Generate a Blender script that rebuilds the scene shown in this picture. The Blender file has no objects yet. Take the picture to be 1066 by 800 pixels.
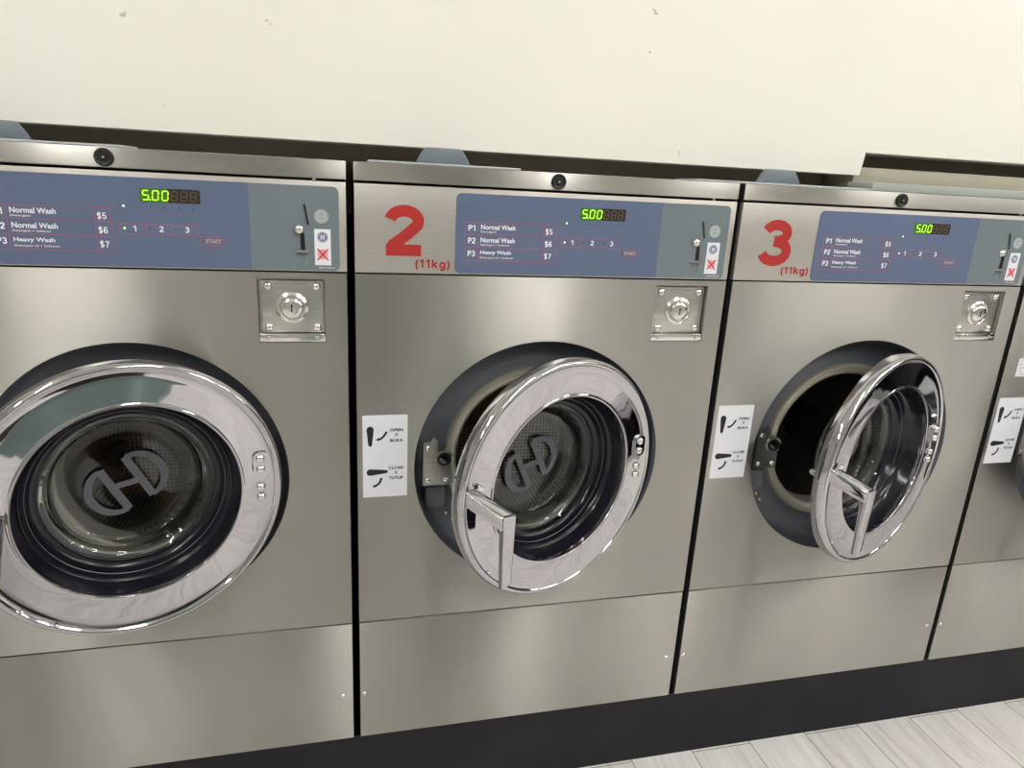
import bpy, bmesh, math, random
from mathutils import Vector, Matrix
random.seed(7)
SC = bpy.context.scene
COL = SC.collection
PI = math.pi

# ------------------------------------------------------------------ camera
cam_d = bpy.data.cameras.new('camera')
cam_d.sensor_fit = 'HORIZONTAL'
cam_d.sensor_width = 36.0
cam_d.lens = 721.3772 / 1066.0 * 36.0
cam_d.clip_start = 0.02
cam = bpy.data.objects.new('camera', cam_d)
COL.objects.link(cam)
BASE = 0.17                      # height of the plinth the washers stand on
cam.location = (-0.0215, -1.1486, 1.0778 + BASE)
cam.rotation_euler = (math.radians(73.562), math.radians(-2.9744), math.radians(-13.4499))
SC.camera = cam

# ------------------------------------------------------------------ look
SC.view_settings.view_transform = 'Standard'
SC.view_settings.look = 'None'
SC.view_settings.exposure = 0.0
SC.view_settings.gamma = 1.0
SC.view_settings.use_curve_mapping = False
w = bpy.data.worlds.new('world'); SC.world = w
w.use_nodes = True
w.node_tree.nodes['Background'].inputs[0].default_value = (0.75, 0.85, 1.0, 1)
w.node_tree.nodes['Background'].inputs[1].default_value = 0.15

CEIL = 2.75
LAMPS = [(-1.16, -1.5), (0.92, -1.5), (2.5, -1.5), (4.1, -1.5), (-1.6, -3.1), (1.25, -3.1), (4.1, -3.1), (6.2, -1.5), (8.2, -2.4)]  # far row added to strengthen the streaks, last two to light the right end
LAMP_W = 56.0

# ------------------------------------------------------------------ materials
MATS = {}
def mat(name, col=(.5, .5, .5), rough=.5, metal=0.0, spec=.5, coat=0.0, trans=0.0, ior=1.45, emit=None, estr=0.0, fn=None):
    if name in MATS: return MATS[name]
    m = bpy.data.materials.new(name); m.use_nodes = True
    nt = m.node_tree; b = nt.nodes['Principled BSDF']
    b.inputs['Base Color'].default_value = (*col, 1)
    b.inputs['Roughness'].default_value = rough
    b.inputs['Metallic'].default_value = metal
    b.inputs['Specular IOR Level'].default_value = spec
    b.inputs['Coat Weight'].default_value = coat
    b.inputs['Transmission Weight'].default_value = trans
    b.inputs['IOR'].default_value = ior
    if emit:
        b.inputs['Emission Color'].default_value = (*emit, 1)
        b.inputs['Emission Strength'].default_value = estr
    if fn: fn(nt, b)
    MATS[name] = m
    return m

def N(nt, t, **kw):
    n = nt.nodes.new(t)
    for k, v in kw.items(): setattr(n, k, v)
    return n
def ramp(nt, fac, stops):
    r = N(nt, 'ShaderNodeValToRGB')
    while len(r.color_ramp.elements) < len(stops): r.color_ramp.elements.new(.5)
    for e, (p, c) in zip(r.color_ramp.elements, stops):
        e.position = p; e.color = (*c, 1)
    nt.links.new(fac, r.inputs['Fac']); return r.outputs['Color']
def noise(nt, scale, mapscale=(1, 1, 1), detail=4, coord='Object', rough=.5):
    tc = N(nt, 'ShaderNodeTexCoord'); mp = N(nt, 'ShaderNodeMapping')
    mp.inputs['Scale'].default_value = mapscale
    nt.links.new(tc.outputs[coord], mp.inputs['Vector'])
    n = N(nt, 'ShaderNodeTexNoise'); n.inputs['Scale'].default_value = scale
    n.inputs['Detail'].default_value = detail; n.inputs['Roughness'].default_value = rough
    nt.links.new(mp.outputs[0], n.inputs['Vector'])
    return n.outputs['Fac']
def bump(nt, b, h, strength, dist):
    n = N(nt, 'ShaderNodeBump'); n.inputs['Strength'].default_value = strength
    n.inputs['Distance'].default_value = dist
    nt.links.new(h, n.inputs['Height']); nt.links.new(n.outputs[0], b.inputs['Normal'])

def f_steel(nt, b):
    # brushed stainless: the grain runs sideways, so reflections smear vertically
    c = N(nt, 'ShaderNodeCombineXYZ'); c.inputs[2].default_value = 1.0
    nt.links.new(c.outputs[0], b.inputs['Tangent'])
    b.inputs['Anisotropic'].default_value = .98
    g = noise(nt, 60, (.25, 1, 14), 3)
    big = noise(nt, 2.2, (1, 1, .8), 3)
    mx = N(nt, 'ShaderNodeMath', operation='MULTIPLY_ADD')
    nt.links.new(g, mx.inputs[0]); mx.inputs[1].default_value = .06; mx.inputs[2].default_value = .30
    mx2 = N(nt, 'ShaderNodeMath', operation='MULTIPLY_ADD')
    nt.links.new(big, mx2.inputs[0]); mx2.inputs[1].default_value = .12; nt.links.new(mx.outputs[0], mx2.inputs[2])
    nt.links.new(mx2.outputs[0], b.inputs['Roughness'])
    nt.links.new(ramp(nt, big, [(.3, (.425, .416, .384)), (.7, (.495, .485, .450))]), b.inputs['Base Color'])
    sm = noise(nt, 9.0, (1.3, 1, .12), 4, rough=.6)      # dried runs and wipe marks
    mr = N(nt, 'ShaderNodeMath', operation='MULTIPLY_ADD')
    nt.links.new(ramp(nt, sm, [(.55, (0, 0, 0)), (.75, (1, 1, 1))]), mr.inputs[0]); mr.inputs[1].default_value = .10
    nt.links.new(mx2.outputs[0], mr.inputs[2]); nt.links.new(mr.outputs[0], b.inputs['Roughness'])
    wav = noise(nt, 3.0, (1.6, 1, .25), 2)
    bump(nt, b, wav, .25, .010)
STEEL = mat('brushed_stainless', (.6, .56, .5), .3, 1.0, fn=f_steel)
def f_steel2(nt, b):
    g = noise(nt, 90, (.3, 1, 8), 3)
    nt.links.new(ramp(nt, g, [(.3, (.5, .49, .46)), (.7, (.62, .61, .58))]), b.inputs['Base Color'])
PLATE = mat('zinc_plate', (.55, .54, .51), .3, 1.0, fn=f_steel2)
SATIN = mat('satin_fascia_metal', (.50, .48, .445), .42, .75, fn=lambda nt, b: nt.links.new(
    ramp(nt, noise(nt, 70, (.3, 1, 9), 3), [(.3, (.48, .46, .425)), (.7, (.54, .52, .485))]), b.inputs['Base Color']))
def f_chrome(nt, b):
    bump(nt, b, noise(nt, 9, (1, 1, 1), 2), .06, .004)
CHROME = mat('polished_chrome', (.56, .55, .575), .035, 1.0, fn=f_chrome)
BOLT = mat('bolt_chrome', (.80, .79, .77), .17, 1.0)
RIM = mat('opening_rim_steel', (.42, .40, .33), .38, .55)
CABSIDE = mat('cabinet_side', (.035, .034, .034), .55, .2)
DARKGAP = mat('dark_void', (.01, .01, .01), .8)
BEZEL = mat('slate_plastic', (.125, .136, .158), .42, 0, .5)
LINER = mat('black_rubber', (.008, .008, .014), .16, 0, .5)
BACKSHELL = mat('door_back_plastic', (.03, .034, .045), .3)
GLASS = mat('door_glass', (.93, .96, .97), .0, 0, trans=1.0, ior=1.47)
LOGO = mat('frosted_logo', (.10, .10, .115), .6)
HILITE_GREY = mat('gasket_highlight_grey', (.10, .10, .11), .3, .3)
def f_drum(nt, b):
    uv = N(nt, 'ShaderNodeUVMap')
    sc = N(nt, 'ShaderNodeVectorMath', operation='SCALE'); sc.inputs['Scale'].default_value = 1 / .0095
    nt.links.new(uv.outputs[0], sc.inputs[0])
    fr = N(nt, 'ShaderNodeVectorMath', operation='FRACTION'); nt.links.new(sc.outputs[0], fr.inputs[0])
    sb = N(nt, 'ShaderNodeVectorMath', operation='SUBTRACT'); sb.inputs[1].default_value = (.5, .5, 0)
    nt.links.new(fr.outputs[0], sb.inputs[0])
    ln = N(nt, 'ShaderNodeVectorMath', operation='LENGTH'); nt.links.new(sb.outputs[0], ln.inputs[0])
    gt = N(nt, 'ShaderNodeMath', operation='GREATER_THAN'); gt.inputs[1].default_value = .29
    nt.links.new(ln.outputs['Value'], gt.inputs[0])
    mx = N(nt, 'ShaderNodeMix', data_type='RGBA')
    nt.links.new(gt.outputs[0], mx.inputs['Factor'])
    mx.inputs[6].default_value = (.004, .004, .004, 1); mx.inputs[7].default_value = (.27, .235, .19, 1)
    nt.links.new(mx.outputs[2], b.inputs['Base Color'])
    m2 = N(nt, 'ShaderNodeMath', operation='MULTIPLY'); m2.inputs[1].default_value = .8
    nt.links.new(gt.outputs[0], m2.inputs[0]); nt.links.new(m2.outputs[0], b.inputs['Metallic'])
DRUM = mat('perforated_drum_steel', (.5, .47, .42), .38, 1.0, fn=f_drum)
DRUMS = mat('smooth_drum_steel', (.22, .19, .155), .42, .7)
BLUE = mat('blue_overlay', (.108, .142, .235), .38, 0, .5)
GREY = mat('grey_green_overlay', (.155, .195, .215), .38, 0, .5)
WHITE_INK = mat('white_ink', (.85, .85, .88), .5)
RED_INK = mat('red_line_ink', (.42, .09, .15), .5)
RED_VINYL = mat('red_vinyl', (.40, .022, .02), .45)
START_INK = mat('start_ink', (.62, .40, .28), .5)
BLACK = mat('black_plastic', (.012, .012, .012), .35)
PAPER = mat('sticker_paper', (.78, .79, .85), .45)
BLACK_INK = mat('black_ink', (.012, .012, .018), .5)
COIN_BLUE = mat('coin_blue_ink', (.10, .14, .22), .5)
COIN_PALE = mat('coin_pale_ink', (.42, .47, .46), .4)
COIN_LINE = mat('coin_line_ink', (.24, .28, .27), .4)
COIN_PINK = mat('coin_pink_ink', (.75, .38, .38), .5)
CROSS_RED = mat('cross_red_ink', (.62, .03, .05), .5)
DISP = mat('display_window', (.035, .028, .02), .2)
DISP_LIT = mat('display_lit_window', (.02, .06, .01), .2, emit=(.07, .22, .01), estr=.5)
SEG_ON = mat('segment_lit', (.2, .6, .02), .4, emit=(.52, 1.0, .05), estr=1.2)
SEG_OFF = mat('segment_unlit', (.085, .065, .045), .4)
LED_ON = mat('led_lit', (.5, .9, .3), .4, emit=(.6, 1.0, .45), estr=1.2)
LED_OFF = mat('led_unlit', (.03, .04, .07), .4)
TAB = mat('dispenser_plastic', (.145, .175, .205), .35, 0, .5)
LIDLIP = mat('dispenser_lid_plastic', (.45, .49, .52), .35, 0, .5)

def f_wall(nt, b):
    n = noise(nt, 3, (1, 1, 1), 5)
    sp = noise(nt, 45, (1, 1, 1), 2)
    col = ramp(nt, n, [(.3, (.83, .825, .755)), (.7, (.86, .855, .79))])
    mx = N(nt, 'ShaderNodeMix', data_type='RGBA')
    st = ramp(nt, sp, [(.76, (0, 0, 0)), (.80, (1, 1, 1))])
    nt.links.new(st, mx.inputs['Factor']); nt.links.new(col, mx.inputs[6])
    mx.inputs[7].default_value = (.52, .52, .46, 1)
    nt.links.new(mx.outputs[2], b.inputs['Base Color'])
    bump(nt, b, n, .1, .004)
WALL = mat('cream_wall_paint', (.72, .70, .6), .6, fn=f_wall)
CEILM = mat('ceiling_white', (.78, .77, .74), .8)
ROOMW = mat('room_wall_paint', (.45, .45, .43), .8)
DARKW = mat('dark_reflection_wall', (.035, .035, .04), .5)  # unseen right wall, coloured dark to give the chrome doors a dark reflection
RECESS = mat('dark_recess_board', (.34, .30, .245), .85)
LEDGE = mat('beige_ledge_paint', (.42, .40, .32), .6)
BOARD = mat('pale_green_grey_board', (.36, .40, .37), .5)
def f_plinth(nt, b):
    nt.links.new(ramp(nt, noise(nt, 6, (1, 1, 1), 5), [(.3, (.011, .011, .014)), (.75, (.02, .019, .022))]), b.inputs['Base Color'])
PLINTH = mat('black_plinth_paint', (.014, .014, .017), .6, spec=.25, fn=f_plinth)
def f_floor(nt, b):
    tc = N(nt, 'ShaderNodeTexCoord'); mp = N(nt, 'ShaderNodeMapping')
    mp.inputs['Rotation'].default_value = (0, 0, PI / 2)
    nt.links.new(tc.outputs['Object'], mp.inputs['Vector'])
    br = N(nt, 'ShaderNodeTexBrick')
    br.inputs['Scale'].default_value = 1.0; br.inputs['Brick Width'].default_value = 1.2
    br.inputs['Row Height'].default_value = .15; br.inputs['Mortar Size'].default_value = .0012
    br.inputs['Color1'].default_value = (0, 0, 0, 1); br.inputs['Color2'].default_value = (1, 1, 1, 1)
    br.inputs['Mortar'].default_value = (.5, .5, .5, 1); br.offset = .37
    nt.links.new(mp.outputs[0], br.inputs['Vector'])
    g = noise(nt, 6, (9, .9, 1), 6, rough=.6)
    add = N(nt, 'ShaderNodeMath', operation='MULTIPLY_ADD'); add.inputs[1].default_value = .22
    nt.links.new(br.outputs['Color'], add.inputs[0]); nt.links.new(g, add.inputs[2])
    col = ramp(nt, add.outputs[0], [(.28, (.52, .50, .49)), (.55, (.74, .72, .71)), (.85, (.86, .84, .83))])
    mx = N(nt, 'ShaderNodeMix', data_type='RGBA')
    nt.links.new(br.outputs['Fac'], mx.inputs['Factor']); nt.links.new(col, mx.inputs[6])
    mx.inputs[7].default_value = (.25, .235, .23, 1)
    nt.links.new(mx.outputs[2], b.inputs['Base Color'])
FLOOR = mat('pale_wood_planks', (.5, .48, .47), .42, fn=f_floor)

# ------------------------------------------------------------------ helpers
def link(name, bm, m, parent=None, smooth=False, mats=None):
    me = bpy.data.meshes.new(name)
    bm.normal_update(); bm.to_mesh(me); bm.free()
    for x in (mats or [m]): me.materials.append(x)
    if smooth:
        for p in me.polygons: p.use_smooth = True
        me.set_sharp_from_angle(angle=math.radians(smooth if smooth is not True else 40))
    o = bpy.data.objects.new(name, me); COL.objects.link(o)
    if parent: o.parent = parent
    return o
def empty(name, loc=(0, 0, 0)):
    o = bpy.data.objects.new(name, None); o.location = loc; o.empty_display_size = .05
    COL.objects.link(o); return o
def tag(o, label=None, cat=None, group=None, kind=None):
    if label: o['label'] = label
    if cat: o['category'] = cat
    if group: o['group'] = group
    if kind: o['kind'] = kind
    return o
def box(bm, x0, x1, y0, y1, z0, z1, mi=0, bev=0):
    vs = [bm.verts.new((x, y, z)) for x in (x0, x1) for y in (y0, y1) for z in (z0, z1)]
    fs = []
    for q in ((0, 1, 3, 2), (4, 6, 7, 5), (0, 4, 5, 1), (2, 3, 7, 6), (0, 2, 6, 4), (1, 5, 7, 3)):
        f = bm.faces.new([vs[i] for i in q]); f.material_index = mi; fs.append(f)
    if bev:
        es = list({e for f in fs for e in f.edges})
        bmesh.ops.bevel(bm, geom=es, offset=bev, segments=2, profile=.5, affect='EDGES')
    return vs
def nb(): return bmesh.new()
def boxo(name, dims, m, parent=None, bev=0):
    bm = nb(); box(bm, *dims, bev=bev); return link(name, bm, m, parent, smooth=30 if bev else False)
def revolve(bm, prof, c=(0, 0, 0), n=96, axis='Y', close=False, uvfn=None, mi=0):
    """prof: (radius, depth) points turned about the Y axis through c."""
    rings = []
    for r, y in prof:
        if r < 1e-6: rings.append([bm.verts.new((c[0], c[1] + y, c[2]))])
        else: rings.append([bm.verts.new((c[0] + r * math.cos(2 * PI * i / n), c[1] + y, c[2] + r * math.sin(2 * PI * i / n))) for i in range(n)])
    pairs = list(zip(rings, rings[1:]))
    if close: pairs.append((rings[-1], rings[0]))
    for a, b in pairs:
        for i in range(n):
            j = (i + 1) % n
            if len(a) == 1 and len(b) == 1: continue
            if len(a) == 1: q = (a[0], b[i], b[j])
            elif len(b) == 1: q = (a[i], b[0], a[j])
            else: q = (a[i], b[i], b[j], a[j])
            f = bm.faces.new(q); f.material_index = mi
    bmesh.ops.recalc_face_normals(bm, faces=bm.faces)
    return bm
def catmull(pts, sub=5):
    out = []
    for i in range(len(pts) - 1):
        p0 = pts[max(i - 1, 0)]; p1 = pts[i]; p2 = pts[i + 1]; p3 = pts[min(i + 2, len(pts) - 1)]
        for s in range(sub):
            t = s / sub
            out.append(tuple(.5 * ((2 * p1[k]) + (-p0[k] + p2[k]) * t + (2 * p0[k] - 5 * p1[k] + 4 * p2[k] - p3[k]) * t * t + (-p0[k] + 3 * p1[k] - 3 * p2[k] + p3[k]) * t ** 3) for k in range(len(p1))))
    out.append(tuple(pts[-1])); return out
def disc(bm, x, z, r, y0, y1, n=28, mi=0):
    """short cylinder facing -y, front at y0"""
    return prism(bm, [(x + r * math.cos(2 * PI * i / n), z + r * math.sin(2 * PI * i / n)) for i in range(n)], y0, y1, mi)
def prism(bm, pts, y0, y1, mi=0):
    a = [bm.verts.new((p[0], y0, p[1])) for p in pts]; b = [bm.verts.new((p[0], y1, p[1])) for p in pts]
    n = len(pts)
    f = bm.faces.new(a); f.material_index = mi
    f2 = bm.faces.new(list(reversed(b))); f2.material_index = mi
    for i in range(n):
        j = (i + 1) % n
        f = bm.faces.new((a[i], b[i], b[j], a[j])); f.material_index = mi
    bmesh.ops.recalc_face_normals(bm, faces=bm.faces)
def dome(bm, x, y, z, r, h, n=20):
    revolve(bm, [(r * math.cos(t), -h * math.sin(t)) for t in [i * PI / 2 / 6 for i in range(6)]] + [(0, -h)], (x, y, z), n)
def rrect(x0, x1, z0, z1, r, n=6, corners=(1, 1, 1, 1)):
    pts = []
    for (cx, cz, a0, k) in ((x1 - r, z0 + r, -PI / 2, 0), (x1 - r, z1 - r, 0, 1), (x0 + r, z1 - r, PI / 2, 2), (x0 + r, z0 + r, PI, 3)):
        if corners[k]:
            for i in range(n + 1):
                a = a0 + PI / 2 * i / n; pts.append((cx + r * math.cos(a), cz + r * math.sin(a)))
        else:
            pts.append(((x1, x1, x0, x0)[k], (z0, z1, z1, z0)[k]))
    return pts
def strip(bm, pts, wds, y0, y1, mi=0):
    """flat ribbon along a 2-D path with a width at each point"""
    L = []; R_ = []
    for i, p in enumerate(pts):
        a = pts[max(i - 1, 0)]; b = pts[min(i + 1, len(pts) - 1)]
        dx, dz = b[0] - a[0], b[1] - a[1]; l = math.hypot(dx, dz) or 1
        nx, nz = -dz / l, dx / l; h = wds[i] / 2
        L.append((p[0] + nx * h, p[1] + nz * h)); R_.append((p[0] - nx * h, p[1] - nz * h))
    n = len(pts)
    for y, flip in ((y0, 0), (y1, 1)):
        pass
    va = [[bm.verts.new((q[0], y, q[1])) for q in L] for y in (y0, y1)]
    vb = [[bm.verts.new((q[0], y, q[1])) for q in R_] for y in (y0, y1)]
    for i in range(n - 1):
        for q in ((va[0][i], va[0][i + 1], vb[0][i + 1], vb[0][i]), (va[1][i], vb[1][i], vb[1][i + 1], va[1][i + 1]),
                  (va[0][i], va[1][i], va[1][i + 1], va[0][i + 1]), (vb[0][i], vb[0][i + 1], vb[1][i + 1], vb[1][i])):
            f = bm.faces.new(q); f.material_index = mi
    for i in (0, n - 1):
        f = bm.faces.new((va[0][i], vb[0][i], vb[1][i], va[1][i])); f.material_index = mi
    bmesh.ops.recalc_face_normals(bm, faces=bm.faces)
_txt = {}
def text_verts(s, bold):
    k = (s, bold)
    if k not in _txt:
        cu = bpy.data.curves.new('t', 'FONT'); cu.body = s; cu.offset = bold; cu.resolution_u = 4; cu.fill_mode = 'FRONT'
        o = bpy.data.objects.new('t', cu); COL.objects.link(o)
        dg = bpy.context.evaluated_depsgraph_get()
        me = bpy.data.meshes.new_from_object(o.evaluated_get(dg))
        vs = [(v.co.x, v.co.y) for v in me.vertices]; fs = [tuple(p.vertices) for p in me.polygons]
        bpy.data.objects.remove(o); bpy.data.curves.remove(cu); bpy.data.meshes.remove(me)
        _txt[k] = (vs, fs)
    return _txt[k]
def text(bm, s, x0, x1, z0, z1, y, bold=.02, mi=0, slant=0.0):
    """lettering fitted to a box on the machine front; two-sided thin ink 0.1 mm thick"""
    vs, fs = text_verts(s, bold)
    if not vs: return
    ax = min(v[0] for v in vs); bx = max(v[0] for v in vs); az = min(v[1] for v in vs); bz = max(v[1] for v in vs)
    nv = []
    for v in vs:
        z = z0 + (v[1] - az) / (bz - az or 1) * (z1 - z0)
        nv.append(bm.verts.new((x0 + (v[0] - ax) / (bx - ax or 1) * (x1 - x0) + slant * (z - z0), y, z)))
    for f in fs:
        try:
            g = bm.faces.new([nv[i] for i in f]); g.material_index = mi
        except ValueError: pass
def _arc(cx, cy, rx, ry, a0, a1, n=12):
    return [(cx + rx * math.cos(math.radians(a0 + (a1 - a0) * i / n)), cy + ry * math.sin(math.radians(a0 + (a1 - a0) * i / n))) for i in range(n + 1)]
# grotesque lettering as pen strokes: (advance, [strokes]); cap height 1
GLY = {
 '2': (.62, [_arc(.31, .71, .24, .22, 172, -20) + [(.46, .54), (.30, .36), (.12, .19), (.07, .07)], [(.0, .075), (.60, .075)]]),
 '3': (.62, [_arc(.29, .735, .21, .195, 165, -80) + [(.26, .535)], [(.26, .535)] + _arc(.29, .29, .245, .235, 82, -165)]),
 '1': (.42, [[(.27, .0), (.27, 1.0)], [(.27, .93), (.20, .83), (.03, .76)]]),
 'P': (.64, [[(.07, 0), (.07, 1)], [(.07, .93), (.33, .93)] + _arc(.36, .705, .19, .225, 85, -85) + [(.33, .48), (.07, .48)]]),
 'k': (.54, [[(.07, 0), (.07, 1)], [(.07, .28), (.46, .70)], [(.20, .42), (.48, .0)]]),
 'g': (.58, [_arc(.27, .35, .21, .29, 0, 360, 20), [(.48, .70), (.48, -.05)] + _arc(.28, -.05, .20, .19, 0, -150)]),
 '5': (.60, [[(.52, .93), (.12, .93), (.09, .50)] + _arc(.29, .32, .235, .25, 130, -150)]),
 '6': (.62, [_arc(.31, .31, .23, .24, 0, 360, 20), [(.52, .80), (.42, .92), (.30, .94), (.16, .84), (.08, .58), (.08, .30)]]),
 '7': (.58, [[(.03, .925), (.55, .925)], [(.53, .90), (.33, .55), (.22, .0)]]),
 '$': (.60, [[(.52, .76)] + _arc(.30, .72, .21, .19, 35, 250) + _arc(.30, .29, .22, .20, 70, -150), [(.30, -.12), (.30, 1.12)]]),
 '(': (.30, [_arc(.50, .36, .36, .70, 128, 232)]),
 ')': (.30, [_arc(-.20, .36, .36, .70, 52, -52)]),
}
def penned(bm, s, x0, x1, z0, h, y, pw=.17, sx=1.0):
    adv = [GLY[c][0] + .13 for c in s]; tot = sum(adv) - .13
    k = (x1 - x0) / tot; x = x0; lay = 0
    for c, a in zip(s, adv):
        for st in GLY[c][1]:
            strip(bm, [(x + p[0] * k, z0 + p[1] * h) for p in st], [pw * h] * len(st), y - lay * .00002, y + .0002); lay += 1
        x += a * k
def frame(bm, x0, x1, z0, z1, t, y0, y1, mi=0):
    box(bm, x0, x1, y0, y1, z0, z0 + t, mi); box(bm, x0, x1, y0, y1, z1 - t, z1, mi)
    box(bm, x0, x0 + t, y0, y1, z0 + t, z1 - t, mi); box(bm, x1 - t, x1, y0, y1, z0 + t, z1 - t, mi)

# ------------------------------------------------------------------ the room
PT = 0.68                        # pitch of the washer row
W = 0.6694
X0, X1, Y0, Y1 = -3.2, 9.5, -5.0, 0.95
def struct(name, dims, m):
    return tag(boxo(name, dims, m), kind='structure')
struct('floor', (X0, X1, Y0, Y1, -.06, 0), FLOOR)
struct('ceiling', (X0, X1, Y0, Y1, CEIL, CEIL + .06), CEILM)
struct('wall_left', (X0 - .08, X0, Y0, Y1, 0, CEIL), ROOMW)
struct('wall_right', (X1, X1 + .08, Y0, Y1, 0, CEIL), DARKW)
struct('wall_front', (X0, X1, Y0 - .08, Y0, 0, CEIL), ROOMW)
# cream bulkhead above the washers, with the step at its right
bm = nb()
zb, zs, xs = 1.1225 + BASE, 1.166 + BASE, .994
prism(bm, [(X0, zb), (xs - .003, zb), (xs + .003, zs), (X1, zs), (X1, CEIL), (X0, CEIL)], .10, .19)
tag(link('wall_back', bm, WALL), kind='structure')
struct('trim_1', (X0, X1, .215, .24, 1.0 + BASE, CEIL), RECESS)
struct('wall_service', (X0, X1, .88, .95, 0, CEIL), RECESS)
struct('plinth', (-2 * PT - .3, 4 * PT + .6, .006, .86, 0, BASE - .0005), PLINTH)

# ledge and board lying over the tops right of the step
tag(boxo('ledge', (.99, 3 * PT + .9, .115, .208, 1.0926 + BASE + .0006, 1.139 + BASE), LEDGE, bev=.004),
    'beige painted ledge in the dark gap below the stepped cream wall, at the right', 'ledge')
tag(boxo('cover_board', (.955, 3 * PT + .9, .015, .085, 1.0926 + BASE + .0006, 1.1085 + BASE), BOARD, bev=.002),
    'thin pale grey-green board lying on top of the washers at the right', 'board')

# ceiling lamps
TUBE = mat('lamp_diffuser', (.9, .9, .88), .5, emit=(1.0, .972, .925), estr=LAMP_W)
LFRAME = mat('lamp_housing', (.8, .8, .78), .5)
for i, (lx, ly) in enumerate(LAMPS):
    r = empty('ceiling_light', (lx, ly, CEIL))
    tag(r, 'white ceiling light over the laundry floor, one of a set read from steel streaks with some added for brightness', 'ceiling light', 'ceiling battens over the laundry floor')
    boxo('housing', (-.06, .06, -.62, .62, -.055, 0), LFRAME, r)
    boxo('diffuser', (-.035, .035, -.60, .60, -.085, -.055), TUBE, r)

# ------------------------------------------------------------------ washer
DC = (.3335, .573)               # centre of the door opening
def front_panel():
    bm = nb(); z0, z1, x0, x1 = .2660, .9190, .0015, W - .0015
    zm = .806; lx0, lx1, lz1 = .5300, .6330, .9090; t = .0035
    n = 96; r = .2336
    rect = (x0, x1, z0, zm)
    inner = []; outer = []
    angs = [2 * PI * i / n for i in range(n)]
    corners = [math.atan2(z - DC[1], x - DC[0]) % (2 * PI) for x in (x0, x1) for z in (z0, zm)]
    for ca in corners:            # snap the nearest ray onto each corner
        k = min(range(n), key=lambda i: abs((angs[i] - ca + PI) % (2 * PI) - PI)); angs[k] = ca
    for a in angs:
        ca, sa = math.cos(a), math.sin(a)
        s = min(((x1 - DC[0]) / ca if ca > 1e-9 else (x0 - DC[0]) / ca if ca < -1e-9 else 9),
                ((zm - DC[1]) / sa if sa > 1e-9 else (z0 - DC[1]) / sa if sa < -1e-9 else 9))
        inner.append((DC[0] + r * ca, DC[1] + r * sa)); outer.append((DC[0] + s * ca, DC[1] + s * sa))
    vi = [bm.verts.new((p[0], 0, p[1])) for p in inner]; vo = [bm.verts.new((p[0], 0, p[1])) for p in outer]
    for i in range(n):
        j = (i + 1) % n; bm.faces.new((vi[i], vo[i], vo[j], vi[j]))
    def q(a, b, c, d): bm.faces.new([bm.verts.new((x, 0, z)) for x, z in ((a, c), (b, c), (b, d), (a, d))])
    q(x0, lx0, zm, z1); q(lx1, x1, zm, z1); q(lx0, lx1, lz1, z1)
    bmesh.ops.remove_doubles(bm, verts=bm.verts, dist=1e-5)
    bmesh.ops.recalc_face_normals(bm, faces=bm.faces)
    fs = list(bm.faces)
    if fs[0].normal.y > 0: bmesh.ops.reverse_faces(bm, faces=fs)
    # give the sheet its thickness
    ext = bmesh.ops.extrude_face_region(bm, geom=fs)
    vs = [g for g in ext['geom'] if isinstance(g, bmesh.types.BMVert)]
    bmesh.ops.translate(bm, vec=(0, t, 0), verts=vs)
    bmesh.ops.recalc_face_normals(bm, faces=bm.faces)
    return bm
def seg_digit(bm, x, z, w_, h, on, mi_on, mi_off, y0, y1, dot=False, slant=.10):
    t = h * .12; hh = h / 2
    segs = {'a': (0, h, w_, h, 1), 'g': (0, hh, w_, hh, 1), 'd': (0, 0, w_, 0, 1), 'f': (0, hh, 0, h, 0), 'b': (w_, hh, w_, h, 0), 'e': (0, 0, 0, hh, 0), 'c': (w_, 0, w_, hh, 0)}
    for k, (ax, az, bx, bz, hz) in segs.items():
        g = t * .55
        if hz: pts = [(ax + g, az - t / 2), (bx - g, az - t / 2), (bx - g * .3, az), (bx - g, az + t / 2), (ax + g, az + t / 2), (ax + g * .3, az)]
        else: pts = [(ax - t / 2, az + g), (ax, az + g * .3), (ax + t / 2, az + g), (ax + t / 2, bz - g), (ax, bz - g * .3), (ax - t / 2, bz - g)]
        if (k in on) or mi_off is not None:
            prism(bm, [(x + p[0] + slant * p[1], z + p[1]) for p in pts], y0, y1, mi_on if k in on else mi_off)
    if dot: disc(bm, x + w_ + t * 1.4, z, t * .7, y0, y1, 8, mi_on)

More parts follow.
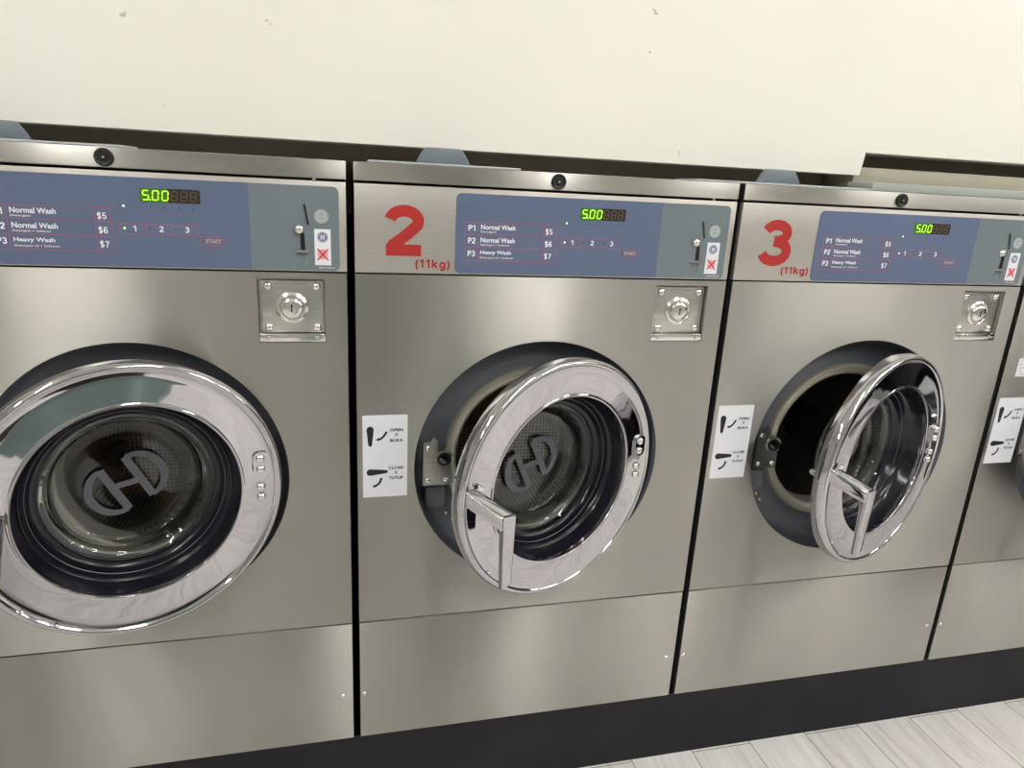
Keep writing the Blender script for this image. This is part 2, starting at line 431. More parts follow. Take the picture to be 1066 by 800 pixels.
def build_washer():
    R = empty('washing_machine', (0, 0, BASE))
    # body
    bm = nb()
    box(bm, .001, .004, .005, .80, 0.002, 1.0900); box(bm, W - .004, W - .001, .005, .80, 0.002, 1.0900)
    box(bm, .004, W - .004, .797, .80, .002, 1.09); box(bm, .004, W - .004, .005, .80, .0005, .004)
    link('cabinet', bm, CABSIDE, R)
    boxo('top_lid', (0, W, 0, .80, 1.0645, 1.0926), STEEL, R, bev=.0018)
    link('front_panel', front_panel(), STEEL, R)
    o = boxo('lower_panel', (.0015, W - .0015, 0, .012, .0015, .2632), STEEL, R, bev=.0012)
    for x in (.0090, W - .0210):
        bm = nb(); revolve(bm, [(.0042, 0), (.0042, -.0008), (.003, -.0022), (0, -.0024)], (x, 0, .104), 16)
        link('screw', bm, BOLT, o, smooth=True)
    # thin raised returns at the side edges of the front catch the light
    cp = boxo('control_panel', (.0008, W - .0008, 0, .012, .9215, 1.0605), SATIN, R, bev=.0012)
    # blue / grey overlay
    y0, y1 = -.0012, .0002
    bm = nb(); prism(bm, rrect(.1625, .5250, .9235, 1.0530, .009, corners=(0, 0, 1, 1)), y0, y1); link('blue_overlay', bm, BLUE, R)
    bm = nb(); prism(bm, rrect(.5250, .6575, .9235, 1.0530, .009, corners=(1, 1, 0, 0)), y0, y1); link('grey_overlay', bm, GREY, R)
    yi0, yi1 = y0 - .0002, y0
    t = .0008
    bm = nb()
    frame(bm, .1775, .3350, .9450, 1.0080, t, yi0, yi1)
    for z in (.9880, .9665): box(bm, .1783, .3342, yi0, yi1, z, z + t)
    for x in (.1995, .3120): box(bm, x, x + t, yi0, yi1, .9458, 1.0072)
    frame(bm, .3440, .4525, .9720, .9870, t, yi0, yi1)
    for x in (.380, .4150): box(bm, x, x + t, yi0, yi1, .9728, .9862)
    frame(bm, .4530, .4862, .9570, .9712, t, yi0, yi1)
    link('menu_outline', bm, RED_INK, R)
    yt = y0 - .0003
    def lett(name, fn, ink=WHITE_INK, par=R):
        bm = nb(); fn(bm); link(name, bm, ink, par)
    for (s, z) in (('P1', .9985), ('P2', .9780), ('P3', .9570)): lett('program_code', lambda bm: penned(bm, s, .1838, .1958, z - .0045, .0090, yt, .2))
    for (s, z, l) in (('Normal Wash', 1.0000, .0585), ('Normal Wash', .9790, .0585), ('Heavy Wash', .9580, .053)):
        lett('program_name', lambda bm: text(bm, s, .2045, .2045 + l, z - .0035, z + .0045, yt, .025))
    for (s, z, l) in (('Detergent', .9925, .026), ('Detergent + Softener', .9713, .050), ('Detergent x2 + Softener', .9503, .058)):
        lett('program_note', lambda bm: text(bm, s, .2045, .2045 + l, z - .0018, z + .0018, yt, .012))
    for (s, z) in (('$5', .9965), ('$6', .9760), ('$7', .9555)): lett('price', lambda bm: penned(bm, s, .3155, .3280, z - .0045, .0090, yt, .17))
    for s, x in (('1', .3645), ('2', .4005), ('3', .4360)): lett('button_number', lambda bm: penned(bm, s, x - .0028, x + .0028, .9760, .0080, yt, .2))
    lett('part_number', lambda bm: text(bm, '9001/0014', .625, .650, .9268, .9290, yt, .0))
    bm = nb(); text(bm, 'START', .4605, .4830, .9615, .9672, yt, .02); link('start_button_lettering', bm, START_INK, R)
    for x, z, on in ((.3505, .9799, 1), (.352, 1.0119, 1), (.3846, .9805, 0), (.4200, .9800, 0), (.3889, 1.0114, 0), (.406, 1.0110, 0), (.427, 1.0108, 0), (.4463, 1.0108, 0), (.4575, .9642, 0)):
        bm = nb(); disc(bm, x, z, .0016 if on else .0012, y0 - .0005, y0, 10); link('indicator_light', bm, LED_ON if on else LED_OFF, R)
    # display
    bm = nb()
    prism(bm, rrect(.4125, .4570, 1.0185, 1.0385, .002, 3, (1, 1, 0, 0)), y0 - .0006, y0)
    prism(bm, rrect(.3750, .4125, 1.0185, 1.0385, .002, 3, (0, 0, 1, 1)), y0 - .0006, y0, 1)
    d = link('display', bm, None, R, mats=[DISP, DISP_LIT])
    digs = {'5': 'afgcd', '0': 'abcdef', '': ''}
    for i, (ch, dot) in enumerate((('5', 1), ('0', 0), ('0', 0), ('', 0), ('', 0), ('', 0))):
        bm = nb(); seg_digit(bm, .3785 + i * .0131 - (.0008 if i > 2 else 0), 1.0218, .0078, .0132, digs[ch], 0, 1 if not ch else None, y0 - .0009, y0 - .0007, dot)
        link('digit', bm, None, d, mats=[SEG_ON, SEG_OFF])
    # coin chute
    bm = nb()
    prism(bm, [(.6090, .9932), (.6130, .9932), (.6070, 1.0262), (.6030, 1.0262)], y0 - .0014, y0)
    s = link('coin_slot', bm, PLATE, R)
    bm = nb(); prism(bm, [(.6096, .9938), (.6126, .9938), (.6066, 1.0256), (.6036, 1.0256)], y0 - .0017, y0 - .0014); link('slot_opening', bm, BLACK, s)
    bm = nb(); revolve(bm, [(.0078, 0), (.0078, -.002), (.0062, -.0045), (.003, -.0062), (0, -.0066)], (.5967, y0, .9868), 20); link('coin_return_knob', bm, BOLT, R, smooth=True)
    bm = nb(); prism(bm, [(.5985, .9560), (.6055, .9560), (.6045, .9810), (.5985, .9810)], y0 - .0012, y0)
    c = link('coin_cup', bm, BLACK, R)
    bm = nb()
    pts = [(.5895 + .0215 * i / 8, y0 - .009 * math.sin(PI * i / 8)) for i in range(9)]
    va = [bm.verts.new((p[0], p[1], .9520)) for p in pts]; vb = [bm.verts.new((p[0], p[1], .9545)) for p in pts]
    bm.faces.new(va); bm.faces.new(list(reversed(vb)))
    for i in range(9): bm.faces.new((va[i], vb[i], vb[(i + 1) % 9], va[(i + 1) % 9]))
    bmesh.ops.recalc_face_normals(bm, faces=bm.faces)
    link('cup_lip', bm, BOLT, c)
    bm = nb()
    strip(bm, [(.5930 + .0025 * math.sin(i), .951 - .0018 * i) for i in range(10)], [.0012] * 10, y0 - .0006, y0)
    strip(bm, [(.6068 + .0012 * math.cos(i), .951 - .0018 * i) for i in range(10)], [.0010] * 10, y0 - .0006, y0)
    link('scratch_mark', bm, COIN_LINE, c)
    # coin stickers
    bm = nb(); disc(bm, .6308, 1.0075, .0108, y0 - .0006, y0, 32)
    s = link('coin_sticker', bm, COIN_PALE, R)
    bm = nb()
    strip(bm, [(.6308 + .0090 * math.cos(2 * PI * i / 24), 1.0075 + .0090 * math.sin(2 * PI * i / 24)) for i in range(25)], [.0006] * 25, y0 - .0008, y0 - .0006)
    for k, (dx, dz) in enumerate(((-.003, .002), (.002, .003), (0, -.002), (.003, -.003), (-.003, -.003), (.0005, .0055))):
        strip(bm, [(.6308 + dx + .0022 * math.cos(i + k), 1.0075 + dz + .0016 * math.sin(i * 1.3)) for i in range(5)], [.0009] * 5, y0 - .0008, y0 - .0006)
    link('coin_drawing', bm, COIN_LINE, s)
    bm = nb(); box(bm, .6195, .6442, y0 - .0006, y0, .9320, .9880)
    s = link('coin_notice', bm, PAPER, R)
    bm = nb(); disc(bm, .6318, .9758, .0080, y0 - .0008, y0 - .0006, 28); link('blue_coin_print', bm, COIN_BLUE, s)
    bm = nb()
    strip(bm, [(.6318 + .0062 * math.cos(2 * PI * i / 24), .9758 + .0062 * math.sin(2 * PI * i / 24)) for i in range(25)], [.0006] * 25, y0 - .0010, y0 - .0008)
    for dx, dz, wd, h in ((-.0022, .001, .0016, .005), (.0022, .001, .0016, .005), (0, -.0025, .006, .0014), (0, .0012, .0012, .003)):
        box(bm, .6318 + dx - wd / 2, .6318 + dx + wd / 2, y0 - .0010, y0 - .0008, .9758 + dz - h / 2, .9758 + dz + h / 2)
    link('coin_crest', bm, PAPER, s)
    bm = nb(); disc(bm, .6318, .9490, .0082, y0 - .0008, y0 - .0006, 28); link('rejected_coin_print', bm, COIN_PINK, s)
    bm = nb()
    strip(bm, [(.6235, .9575), (.6400, .9400)], [.0022, .0022], y0 - .0012, y0 - .0009)
    strip(bm, [(.6235, .9400), (.6400, .9575)], [.0022, .0022], y0 - .0014, y0 - .0010)
    link('red_cross', bm, CROSS_RED, s)
    # coin box in its recess
    bm = nb()
    x0, x1, z0, z1, dp = .5300, .6330, .806, .9090, .020
    box(bm, x0 - .001, x0 + .0002, .0035, dp, z0, z1); box(bm, x1 - .0002, x1 + .001, .0035, dp, z0, z1)
    box(bm, x0, x1, .0035, dp, z1 - .0002, z1 + .001); box(bm, x0, x1, .0035, dp, z0 - .001, z0 + .0002)
    box(bm, x0, x1, dp, dp + .002, z0, z1)
    link('recess_box', bm, PLATE, R)
    bm = nb()
    box(bm, x0 + .0045, x1 - .0015, .0095, .0125, z0 + .0150, z1 - .0035, bev=.0006)
    pl = link('coin_box_plate', bm, PLATE, R, smooth=30)
    bm = nb(); box(bm, x0 + .0005, x1 - .0005, .0005, .0190, z0 + .0008, z0 + .0135, bev=.001); sh = link('shelf_strip', bm, BOLT, pl, smooth=30)
    for x in (x0 + .014, x1 - .014):
        bm = nb(); dome(bm, x, .0006, z0 + .0072, .0030, .0012); link('shelf_screw', bm, PLATE, pl, smooth=True)
    for bx in (x0 + .0150, x1 - .0130):
        for bz in (z0 + .0235, z1 - .0130):
            bm = nb(); revolve(bm, [(.0072, 0), (.0068, -.0022), (.0045, -.0046), (0, -.0056)], (bx, .0095, bz), 20); link('bolt', bm, BOLT, pl, smooth=60)
    bm = nb()
    revolve(bm, [(.0255, 0), (.0250, -.004), (.0215, -.0062), (.0190, -.0045), (.0185, -.0035), (.0170, -.0080), (.0150, -.0102), (.0080, -.0108), (0, -.0108)], (.5815, .0095, .8620), 48)
    lk = link('coin_box_lock', bm, BOLT, pl, smooth=50)
    bm = nb(); prism(bm, [(.5798, .8560), (.5826, .8560), (.5822, .8610), (.5830, .8680), (.5800, .8680), (.5806, .8610)], -.0016, -.0010); link('keyhole', bm, BLACK, pl)
    bm = nb(); text(bm, 'COIN VAULT', .5550, .6060, .8985, .9025, .0090, 0); link('stamped_lettering', bm, COIN_LINE, pl)
    # lid lock
    bm = nb()
    revolve(bm, [(.0128, 0), (.0128, -.0030), (.0108, -.0048), (.0090, -.0036), (.0062, -.0036), (.0055, -.0046), (0, -.0050)], (.3330, 0, 1.0785), 32)
    l = link('lid_lock', bm, BLACK, R, smooth=50)
    bm = nb(); disc(bm, .3330, 1.0785, .0016, -.0056, -.0045, 12); link('lock_pin', bm, PLATE, l)
    bm = nb(); box(bm, .6190, .6240, -.0010, .004, 1.0600, 1.0652, bev=.0004); link('lid_clip', bm, BOLT, R)
    # bezel, rim, drum
    c = (DC[0], 0, DC[1])
    bm = nb()
    revolve(bm, catmull([(.2334, .0004), (.2330, .020), (.2320, .050), (.2240, .0615), (.2050, .0640), (.1860, .0600), (.1740, .0500)], 3)
            + [(.1740, .066), (.2345, .068), (.2345, .0040)], c, 96, close=True)
    bz = link('bezel', bm, BEZEL, R, smooth=50)
    bm = nb(); box(bm, .124, .164, .0380, .0620, .474, .5180, bev=.007); link('latch_ledge', bm, BEZEL, bz, smooth=30)
    for a in (222, 217):
        bm = nb(); aa = math.radians(a); dome(bm, c[0] + .206 * math.cos(aa), .0635, c[2] + .206 * math.sin(aa), .0042, .0030); link('screw', bm, BOLT, bz, smooth=True)
    bm = nb()
    revolve(bm, [(.1740, .0560), (.1735, .0440), (.1700, .0400), (.1600, .0400), (.1530, .0440), (.1500, .0520), (.1500, .0900), (.1540, .0900), (.1540, .0560)], c, 96, close=True)
    link('opening_rim', bm, RIM, R, smooth=40)
    # latch plate on the left of the bezel
    lp = nb()
    prism(lp, [(.1170, .5330), (.1680, .5330), (.1680, .5640), (.1580, .5800), (.1440, .5900), (.1440, .6180), (.1370, .6260), (.1300, .6170), (.1170, .6160)], .0140, .0170)
    box(lp, .1170, .1195, .0140, .0560, .5330, .6160)
    lo = link('latch_plate', lp, PLATE, R)
    for (x, z) in ((.1255, .6060), (.1265, .5430), (.1590, .5430)):
        bm = nb(); dome(bm, x, .0140, z, .0050, .0035); link('screw', bm, BOLT, lo, smooth=True)
    bm = nb(); revolve(bm, [(.0125, .030), (.0125, .0110), (.0095, .0110), (.0090, .0240), (0, .0240)], (.1560, 0, .5840), 24); link('latch_socket', bm, BLACK, lo, smooth=40)
    bm = nb(); strip(bm, [(.1560 + .0150 * math.cos(a), .5840 + .0150 * math.sin(a)) for a in [PI * (.1 + 1.7 * i / 14) for i in range(15)]], [.0030] * 15, .0110, .0300); link('latch_hook', bm, PLATE, lo)
    # drum
    bm = nb(); rd, ya, yb, n = .262, .092, .50, 96
    uvl = bm.loops.layers.uv.new('UVMap')
    def addq(vs, uvs):
        f = bm.faces.new(vs)
        for lo_, uv in zip(f.loops, uvs): lo_[uvl].uv = uv
    A = []; B = []
    for i in range(n + 1):
        a = 2 * PI * i / n; A.append((c[0] + rd * math.cos(a), ya, c[2] + rd * math.sin(a))); B.append((A[-1][0], yb, A[-1][2]))
    va = [bm.verts.new(p) for p in A[:-1]]; vb = [bm.verts.new(p) for p in B[:-1]]
    for i in range(n):
        j = (i + 1) % n; u0, u1 = rd * 2 * PI * i / n, rd * 2 * PI * (i + 1) / n
        addq((va[i], vb[i], vb[j], va[j]), ((u0, ya), (u0, yb), (u1, yb), (u1, ya)))
    # perforated back disc with flat uv
    cv = bm.verts.new((c[0], yb, c[2]))
    for i in range(n):
        j = (i + 1) % n
        addq((vb[i], cv, vb[j]), tuple((v.co.x, v.co.z) for v in (vb[i], cv, vb[j])))
    link('drum', bm, DRUM, R, smooth=40)
    bm = nb(); revolve(bm, [(.150, .0905), (.2615, .0905), (.2615, .0935), (.150, .0935)], c, 96, close=True); link('drum_front_ring', bm, DRUMS, R, smooth=40)
    bm = nb(); revolve(bm, [(.115, .4995), (.110, .494), (.06, .486), (0, .484)], c, 64); link('drum_hub_plate', bm, DRUMS, R, smooth=40)
    for k in range(3):
        a0 = math.radians(-38 + 120 * k)
        bm = nb(); sec = [(-.20, rd - .003), (-.09, rd - .045), (0, rd - .075), (.09, rd - .045), (.20, rd - .003)]
        rows = []
        for y in (.100, .26, .42, .497):
            rows.append([bm.verts.new((c[0] + r * math.cos(a0 + da + (y - .1) * .6), y, c[2] + r * math.sin(a0 + da + (y - .1) * .6))) for da, r in sec])
        for ra, rb in zip(rows, rows[1:]):
            for i in range(4): bm.faces.new((ra[i], ra[i + 1], rb[i + 1], rb[i]))
        bm.faces.new(rows[0]); bm.faces.new(rows[-1]); bmesh.ops.recalc_face_normals(bm, faces=bm.faces)
        link('drum_lifter', bm, DRUMS, R, smooth=60)
    return R

def build_door(parent, cx, cy, cz, deg):
    D = empty('door', (cx, cy, cz)); D.rotation_euler = (0, 0, math.radians(deg)); D.parent = parent; D.scale = (.986, .986, .986)
    bm = nb()
    outer = catmull([(.2242, .0220), (.2258, .0130), (.2250, .0040), (.2222, -.0020), (.2185, -.0045), (.2150, -.0038), (.2125, -.0018), (.2095, -.0010)], 4) + [(.1950, -.0006), (.1800, -.0006), (.1640, -.0006)] + catmull([(.1625, -.0007), (.1605, -.0016), (.1585, -.0018), (.1570, -.0004), (.1568, .0090)], 4)
    revolve(bm, outer + [(.1600, .0110), (.1640, .0060), (.2080, .0060), (.2200, .0100), (.2215, .0220)], (0, 0, 0), 128, close=True)
    link('chrome_ring', bm, CHROME, D, smooth=50)
    bm = nb()
    inner = catmull([(.1570, .0080), (.1540, .0200), (.1500, .0320), (.1470, .0350), (.1450, .0345), (.1400, .0480), (.1365, .0560), (.1310, .0600), (.1260, .0600)], 3)
    revolve(bm, inner + [(.1262, .0680), (.1400, .0680), (.1560, .0520), (.1640, .0300), (.1700, .0160), (.2050, .0150), (.2110, .0080), (.1640, .0070)], (0, 0, 0), 96, close=True)
    link('gasket', bm, LINER, D, smooth=40)
    bm = nb()
    revolve(bm, [(.1408, .0450), (.1416, .0444), (.1410, .0438), (.1402, .0444)], (0, 0, 0), 96, close=True)  # thin grey ring stands in for the highlight along the liner step
    link('gasket_highlight', bm, HILITE_GREY, D, smooth=True)
    # glass bowl: real 5 mm wall, outside then inside
    go = catmull([(.1262, .0590), (.1262, .0660), (.1190, .0700), (.1150, .0760), (.1130, .0850), (.1090, .0950), (.1020, .1010), (.0850, .1035), (.0500, .1045)], 4) + [(0, .1048)]
    gi = [(0, .0998)] + list(reversed(catmull([(.1225, .0590), (.1180, .0640), (.1120, .0690), (.1088, .0760), (.1074, .0840), (.1040, .0915), (.0970, .0958), (.0830, .0985), (.0500, .0995)], 4)))
    bm = nb(); revolve(bm, go + gi, (0, 0, 0), 96, close=True)
    bmesh.ops.remove_doubles(bm, verts=bm.verts, dist=1e-6)
    link('glass_bowl', bm, GLASS, D, smooth=40)
    # frosted emblem on the bowl: two D bows joined by a bar
    bm = nb(); t = .0125; y0, y1 = .0925, .0932
    rot = math.radians(26); cr, sr = math.cos(rot), math.sin(rot)
    T = lambda p: ((p[0] * cr - p[1] * sr) * .92 - .002, (p[0] * sr + p[1] * cr) * .92 - .003)
    q = .0225
    for s in (-1, 1):
        strip(bm, [T((s * q, -.0450)), T((s * q, .0450))], [t, t], y0, y1)
        arc = []
        for i in range(21):
            a = -PI / 2 + PI * i / 20
            arc.append((s * (q + .0400 * math.cos(a)), .0440 * math.sin(a)))
        strip(bm, [T(p) for p in arc], [t * (.55 + .45 * math.cos(-PI / 2 + PI * i / 20)) for i in range(21)], y0 - .0002, y1 - .0003)
    strip(bm, [T((-q, .007)), T((q, -.007))], [t * .8, t * .8], y0 - .0004, y1 - .0005)
    link('glass_emblem', bm, LOGO, D)
    # hinge pad and bolts on the right
    bm = nb(); prism(bm, rrect(.1765, .2025, .0105, .0520, .010, 6), -.0050, .0050); link('hinge_pad', bm, CHROME, D, smooth=30)
    for z, y in ((.0415, -.0050), (.0220, -.0050), (-.0115, -.0012), (-.0300, -.0012)):
        bm = nb(); revolve(bm, [(.0076, 0), (.0072, -.0020), (.0052, -.0048), (0, -.0060)], (.1882, y, z), 20); link('bolt', bm, BOLT, D, smooth=60)
    for x, z in ((-.1604, -.137), (-.1215, -.1735)):
        bm = nb(); revolve(bm, [(.0026, 0), (.0022, -.0010), (0, -.0014)], (x, -.0012 if math.hypot(x, z) < .2 else -.0045, z), 14); link('screw', bm, BOLT, D, smooth=60)
    # handle: arm standing off the ring, grip hanging from its end
    def hexa(bm, a, b):
        va = [bm.verts.new(p) for p in a]; vb = [bm.verts.new(p) for p in b]
        bm.faces.new(va); bm.faces.new(list(reversed(vb)))
        for i in range(4): bm.faces.new((va[i], vb[i], vb[(i + 1) % 4], va[(i + 1) % 4]))
        bmesh.ops.recalc_face_normals(bm, faces=bm.faces)
    H = nb()
    hexa(H, [(-.2150, -.001, .0020), (-.2150, -.001, .0290), (-.1900, -.001, .0290), (-.1900, -.001, .0020)],
         [(-.1820, -.0600, -.0260), (-.1820, -.0600, -.0020), (-.1560, -.0600, -.0020), (-.1560, -.0600, -.0260)])
    bmesh.ops.bevel(H, geom=list(H.edges), offset=.0030, segments=3, profile=.6, affect='EDGES')
    h = link('handle', H, CHROME, D, smooth=35)
    G = nb()
    hexa(G, [(-.1790, -.0640, -.0010), (-.1540, -.0640, -.0010), (-.1540, -.0480, -.0010), (-.1790, -.0480, -.0010)],
         [(-.1730, -.0600, -.1380), (-.1530, -.0600, -.1320), (-.1530, -.0480, -.1320), (-.1730, -.0480, -.1380)])
    bmesh.ops.bevel(G, geom=list(G.edges), offset=.0040, segments=3, profile=.6, affect='EDGES')
    link('handle_grip', G, CHROME, h, smooth=35)
    bm = nb(); revolve(bm, [(.0050, 0), (.0050, -.004), (.0038, -.006), (0, -.006)], (-.1880, -.004, .0300), 16); link('handle_bolt', bm, BOLT, h, smooth=50)
    # strike pin on the back edge
    bm = nb(); revolve(bm, [(.0070, .020), (.0070, .036), (.0050, .042), (0, .043)], (-.2030, 0, .0060), 20); link('strike_pin', bm, BOLT, D, smooth=50)
    return D

def sign(parent, two=False):
    y0, y1 = -.0006, 0
    bm = nb(); box(bm, .0103, .0876, y0, y1, .5225, .6765)
    s = link('instruction_sticker', bm, PAPER, parent)
    yi0, yi1 = y0 - .0003, y0
    def pill(bm, a, b, wa, wb):
        pts = []; dx, dz = b[0] - a[0], b[1] - a[1]; an = math.atan2(dz, dx)
        for i in range(9): t = an + PI / 2 + PI * i / 8; pts.append((a[0] + wa * math.cos(t), a[1] + wa * math.sin(t)))
        for i in range(9): t = an - PI / 2 + PI * i / 8; pts.append((b[0] + wb * math.cos(t), b[1] + wb * math.sin(t)))
        prism(bm, pts, yi0, yi1)
    bm = nb(); pill(bm, (.0232, .6500), (.0232, .6225), .0062, .0032); link('handle_drawing', bm, BLACK_INK, s)
    bm = nb(); pill(bm, (.0228, .5702), (.0505, .5708), .0062, .0030); link('handle_drawing', bm, BLACK_INK, s)
    bm = nb()
    arc = [(.0350, .6312), (.0410, .6330), (.0470, .6385), (.0515, .6460)]
    strip(bm, catmull(arc, 4), [.0038] * 13, yi0, yi1); prism(bm, [(.0330, .6320), (.0382, .6352), (.0378, .6292)], yi0 - .0001, yi1)
    link('arrow_drawing', bm, BLACK_INK, s)
    bm = nb()
    arc = [(.0285, .5430), (.0340, .5450), (.0395, .5505), (.0425, .5590)]
    strip(bm, catmull(arc, 4), [.0040] * 13, yi0, yi1); prism(bm, [(.0262, .5432), (.0312, .5466), (.0312, .5404)], yi0 - .0001, yi1)
    link('arrow_drawing', bm, BLACK_INK, s)
    yt = y0 - .0004
    bm = nb()
    text(bm, 'OPEN', .0570, .0800, .6462, .6515, yt, .03); text(bm, '\u5f00', .0655, .0712, .6370, .6428, yt, .015); text(bm, 'BUKA', .0575, .0800, .6268, .6322, yt, .03)
    link('open_lettering', bm, BLACK_INK, s); bm = nb()
    text(bm, 'CLOSE', .0545, .0805, .5750, .5802, yt, .03); text(bm, '\u5173', .0648, .0705, .5655, .5715, yt, .015); text(bm, 'TUTUP', .0555, .0805, .5555, .5610, yt, .03)
    link('close_lettering', bm, BLACK_INK, s)

def dispenser(parent, x0, x1, xc):
    bm = nb()
    box(bm, x0, x1, .004, .095, 1.0929, 1.0962, bev=.001)
    l = link('dispenser_lid', bm, LIDLIP, parent, smooth=30)
    bm = nb()
    prism(bm, [(xc - .0450, 1.0963), (xc + .0460, 1.0963), (xc + .0430, 1.1020), (xc + .0315, 1.1190), (xc + .0270, 1.1215), (xc - .0270, 1.1215), (xc - .0315, 1.1190), (xc - .0420, 1.1020)], .040, .050)
    bmesh.ops.bevel(bm, geom=list(bm.edges), offset=.0018, segments=2, profile=.5, affect='EDGES')
    link('dispenser_tab', bm, TAB, l, smooth=40)

def copy_tree(o, parent=None):
    c = o.copy(); COL.objects.link(c); c.parent = parent
    for ch in list(o.children): copy_tree(ch, c)
    return c

proto = build_washer()
washers = [proto] + [copy_tree(proto) for _ in range(3)]
info = [(-1, 'stainless steel front-loading washer at the far left, its door filling the left edge'),
        (0, 'stainless steel front-loading washer with the red number 2 (11kg) beside its blue panel'),
        (1, 'stainless steel front-loading washer with the red number 3 (11kg) and its door swung open'),
        (2, 'stainless steel washer at the right edge, only its left side strip with two stickers showing')]
door_objs = {}
doors = {-1: (.349, -.088, .576, 20.4), 0: (.3585, -.0700, .5690, 23.1), 1: (.3625, -.068, .570, 21.5), 2: (.3500, -.075, .571, 20.0)}
for wm, (k, lab) in zip(washers, info):
    wm.location.x = k * PT
    tag(wm, lab, 'washing machine', 'coin washers standing in a row')
    door_objs[k] = build_door(wm, *doors[k])
    if k >= 0: sign(wm)
dispenser(washers[0], .060, .355, .182)
dispenser(washers[1], .023, .2685, .1455)
dispenser(washers[2], -.090, .2650, .0925)
# red numbers
def number(parent, ch, bx, kb):
    bm = nb(); penned(bm, ch, bx[0], bx[1], bx[2], bx[3] - bx[2], -.0006, .25)
    link('machine_number', bm, RED_VINYL, parent)
    bm = nb(); penned(bm, '(11kg)', kb[0], kb[1], kb[2] + .004, .0135, -.0006, .21); link('capacity_lettering', bm, RED_VINYL, parent)
number(washers[1], '2', (.0500, .1085, .9535, 1.0265), (.0965, .1555, .9275, .9460))
number(washers[2], '3', (.0470, .1120, .9540, 1.0290), (.0965, .1570, .9310, .9490))
# small extra notice above the instruction sticker of the last washer
bm = nb(); box(bm, .0345, .1000, -.0006, 0, .7250, .7660)
s = link('small_notice', bm, PAPER, washers[3])
bm = nb()
for i in range(5):
    for j in range(7):
        if (i * 3 + j * 5) % 4: box(bm, .0400 + j * .008, .0455 + j * .008, -.0009, -.0006, .7300 + i * .0072, .7312 + i * .0072)
link('notice_print', bm, COIN_LINE, s)

# the far-left door's handle is turned a little further out
for ch in door_objs[-1].children:
    if ch.name.startswith('handle'):
        p = Vector((-.2025, 0, .0155)); a = math.radians(-7)
        ch.rotation_euler = (0, -a, 0)
        ch.location = p - Matrix.Rotation(-a, 3, 'Y') @ p + Vector((-.014, 0, 0))

# ------------------------------------------------------------------ the photographer, mirrored in the chrome
SKIN = mat('skin', (.50, .30, .20), .5); TEAL = mat('teal_cotton', (.36, .49, .48), .8); TROUS = mat('dark_khaki_cloth', (.10, .085, .07), .85)
HAIR = mat('black_hair', (.012, .01, .01), .5); SHOE = mat('dark_shoe_leather', (.02, .02, .02), .5); EYE = mat('eye_dark', (.02, .015, .01), .2)
LIPS = mat('lips', (.38, .14, .12), .5)
def skin_mesh(name, verts, edges, m, parent, root=0, sub=2):
    me = bpy.data.meshes.new(name); me.from_pydata([v[:3] for v in verts], edges, [])
    me.materials.append(m)
    o = bpy.data.objects.new(name, me); COL.objects.link(o); o.parent = parent
    o.modifiers.new('Skin', 'SKIN').use_smooth_shade = True
    sl = me.skin_vertices[0].data
    for i, v in enumerate(verts):
        sl[i].radius = (v[3], v[4] if len(v) > 4 else v[3]); sl[i].use_root = (i == root)
    sd = o.modifiers.new('Subsurf', 'SUBSURF'); sd.levels = sub; sd.render_levels = sub
    return o
PX, PY = .19, -1.49
PHX = -.15
P_ = empty('person', (PX, PY, 0))
tag(P_, 'person in a long teal dress holding up a phone, mirrored in the leftmost chrome door', 'person')
V = [(0, 0, .92, .13, .10), (0, 0, 1.06, .125, .09), (0, .005, 1.22, .14, .10), (0, -.005, 1.36, .085, .07), (0, 0, 1.42, .050), (0, .012, 1.485, .062, .070), (0, .012, 1.565, .076, .090), (0, .005, 1.635, .054, .064)]
E_ = [(i, i + 1) for i in range(7)]
V.append((0, .108, 1.545, .011)); E_.append((6, len(V) - 1))
for sx in (-1, 1):
    b0 = len(V)
    V += [(sx * .090, 0, .85, .080), (sx * .098, .012, .48, .055), (sx * .102, -.012, .10, .036), (sx * .115, .10, .045, .034), (sx * .118, .16, .035, .026)]
    E_ += [(0, b0), (b0, b0 + 1), (b0 + 1, b0 + 2), (b0 + 2, b0 + 3), (b0 + 3, b0 + 4)]
    b0 = len(V); hx = PHX + sx * .092
    V += [(sx * .165, 0, 1.33, .050), (sx * .225, .06, 1.07, .040), (hx + sx * .012, .240, 1.150, .024, .020), (hx + sx * .010, .272, 1.190, .028, .014)]
    E_ += [(3, b0), (b0, b0 + 1), (b0 + 1, b0 + 2), (b0 + 2, b0 + 3)]
    pal = b0 + 3
    for j, (dz, ln) in enumerate(((.045, .9), (.022, 1.0), (-.001, .95), (-.024, .78))):
        k = len(V)
        V += [(hx + sx * .010, .302, 1.212 + dz * .8, .0092), (hx + sx * .006, .334, 1.214 + dz, .0085), (hx - sx * .018 * ln, .343, 1.214 + dz, .0080), (hx - sx * .036 * ln, .341, 1.213 + dz, .0070)]
        E_ += [(pal, k), (k, k + 1), (k + 1, k + 2), (k + 2, k + 3)]
    k = len(V)
    V += [(hx - sx * .002, .270, 1.205, .0110), (hx - sx * .018, .282, 1.222, .0095), (hx - sx * .032, .292, 1.236, .0080)]
    E_ += [(pal, k), (k, k + 1), (k + 1, k + 2)]
skin_mesh('body', V, E_, SKIN, P_)
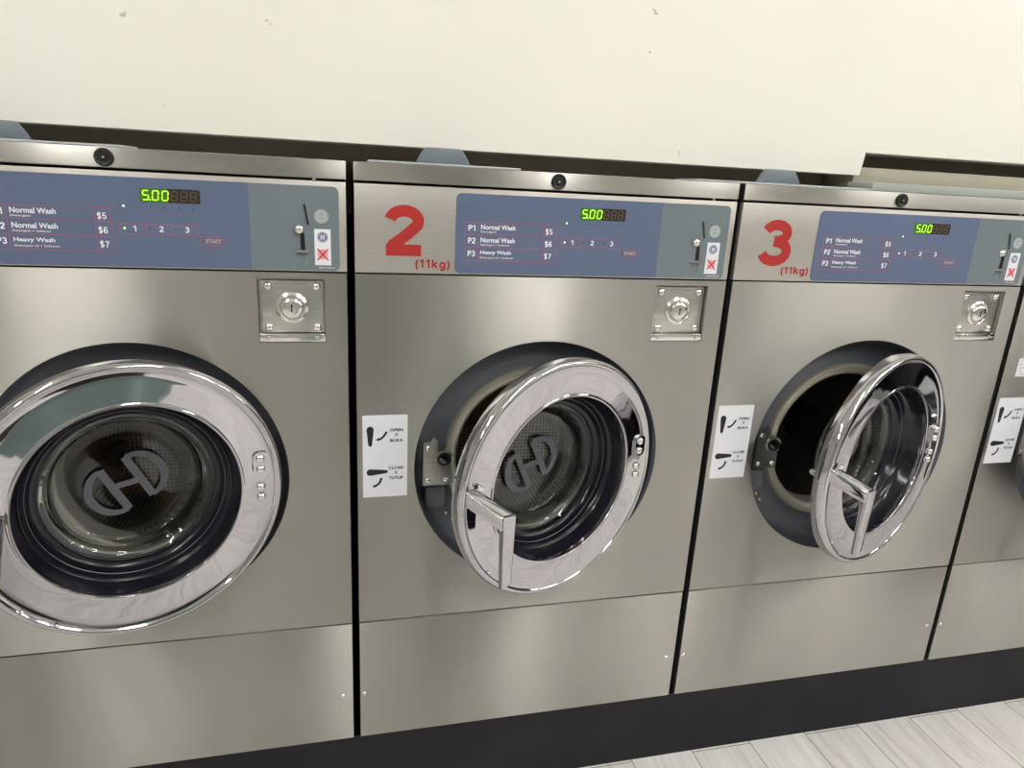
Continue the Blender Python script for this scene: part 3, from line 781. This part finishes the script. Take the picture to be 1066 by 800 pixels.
# clothes follow the body
bm = nb(); rows = []
for z, rx, ry, fold in ((.36, .262, .205, .016), (.50, .248, .192, .014), (.68, .222, .172, .010), (.84, .196, .150, .006), (.95, .175, .132, .003), (1.06, .155, .118, 0), (1.22, .172, .126, 0), (1.31, .172, .112, 0), (1.355, .150, .098, 0), (1.385, .105, .082, 0), (1.405, .068, .066, 0)):
    rows.append([bm.verts.new(((rx + fold * math.cos(9 * t)) * math.cos(t), (ry + fold * math.cos(9 * t)) * math.sin(t), z)) for t in [2 * PI * i / 60 for i in range(60)]])
for ra, rb in zip(rows, rows[1:]):
    for i in range(60): bm.faces.new((ra[i], ra[(i + 1) % 60], rb[(i + 1) % 60], rb[i]))
bmesh.ops.recalc_face_normals(bm, faces=bm.faces)
dress = link('long_dress', bm, TEAL, P_, smooth=80)
m_ = dress.modifiers.new('Solid', 'SOLIDIFY'); m_.thickness = .003; m_.offset = 1
for sx in (-1, 1):
    skin_mesh('sleeve', [(sx * .120, 0, 1.32, .052), (sx * .168, 0, 1.325, .066), (sx * .198, .028, 1.20, .056), (sx * .222, .056, 1.085, .055)], [(0, 1), (1, 2), (2, 3)], TEAL, dress)
for sx in (-1, 1):
    skin_mesh('trouser_leg', [(sx * .090, 0, .84, .098), (sx * .098, .010, .48, .074), (sx * .103, -.010, .14, .058), (sx * .103, -.010, .10, .057)], [(0, 1), (1, 2), (2, 3)], TROUS, P_)
for sx in (-1, 1):
    skin_mesh('shoe', [(sx * .102, -.045, .048, .040, .044), (sx * .108, .04, .046, .044, .042), (sx * .118, .15, .038, .044, .034), (sx * .120, .185, .034, .032, .026)], [(0, 1), (1, 2), (2, 3)], SHOE, P_)
    bm = nb(); bmesh.ops.create_uvsphere(bm, u_segments=12, v_segments=8, radius=.010, matrix=Matrix.Translation((sx * .030, .086, 1.570))); link('eye', bm, EYE, P_, smooth=True)
    bm = nb(); bmesh.ops.create_uvsphere(bm, u_segments=12, v_segments=8, radius=1, matrix=Matrix.Translation((sx * .076, .005, 1.550)) @ Matrix.Diagonal((.010, .018, .030, 1))); link('ear', bm, SKIN, P_, smooth=True)
bm = nb(); bmesh.ops.create_uvsphere(bm, u_segments=14, v_segments=8, radius=1, matrix=Matrix.Translation((0, .086, 1.508)) @ Matrix.Diagonal((.024, .010, .007, 1))); link('lips', bm, LIPS, P_, smooth=True)
skin_mesh('hair', [(0, -.040, 1.50, .062, .045), (0, -.026, 1.58, .084, .076), (0, -.004, 1.640, .078, .084), (0, .045, 1.645, .060, .030)], [(0, 1), (1, 2), (2, 3)], HAIR, P_)
PHONE = mat('phone_shell', (.02, .02, .022), .25)
ph = boxo('mobile_phone', (-.080, .080, -.004, .004, -.038, .038), PHONE, None, bev=.002)
ph.location = (PX + PHX, PY + .318, 1.222); ph.rotation_euler = (math.radians(-16), 0, 0)
tag(ph, 'black phone held level in both hands by the person mirrored in the chrome door', 'phone')
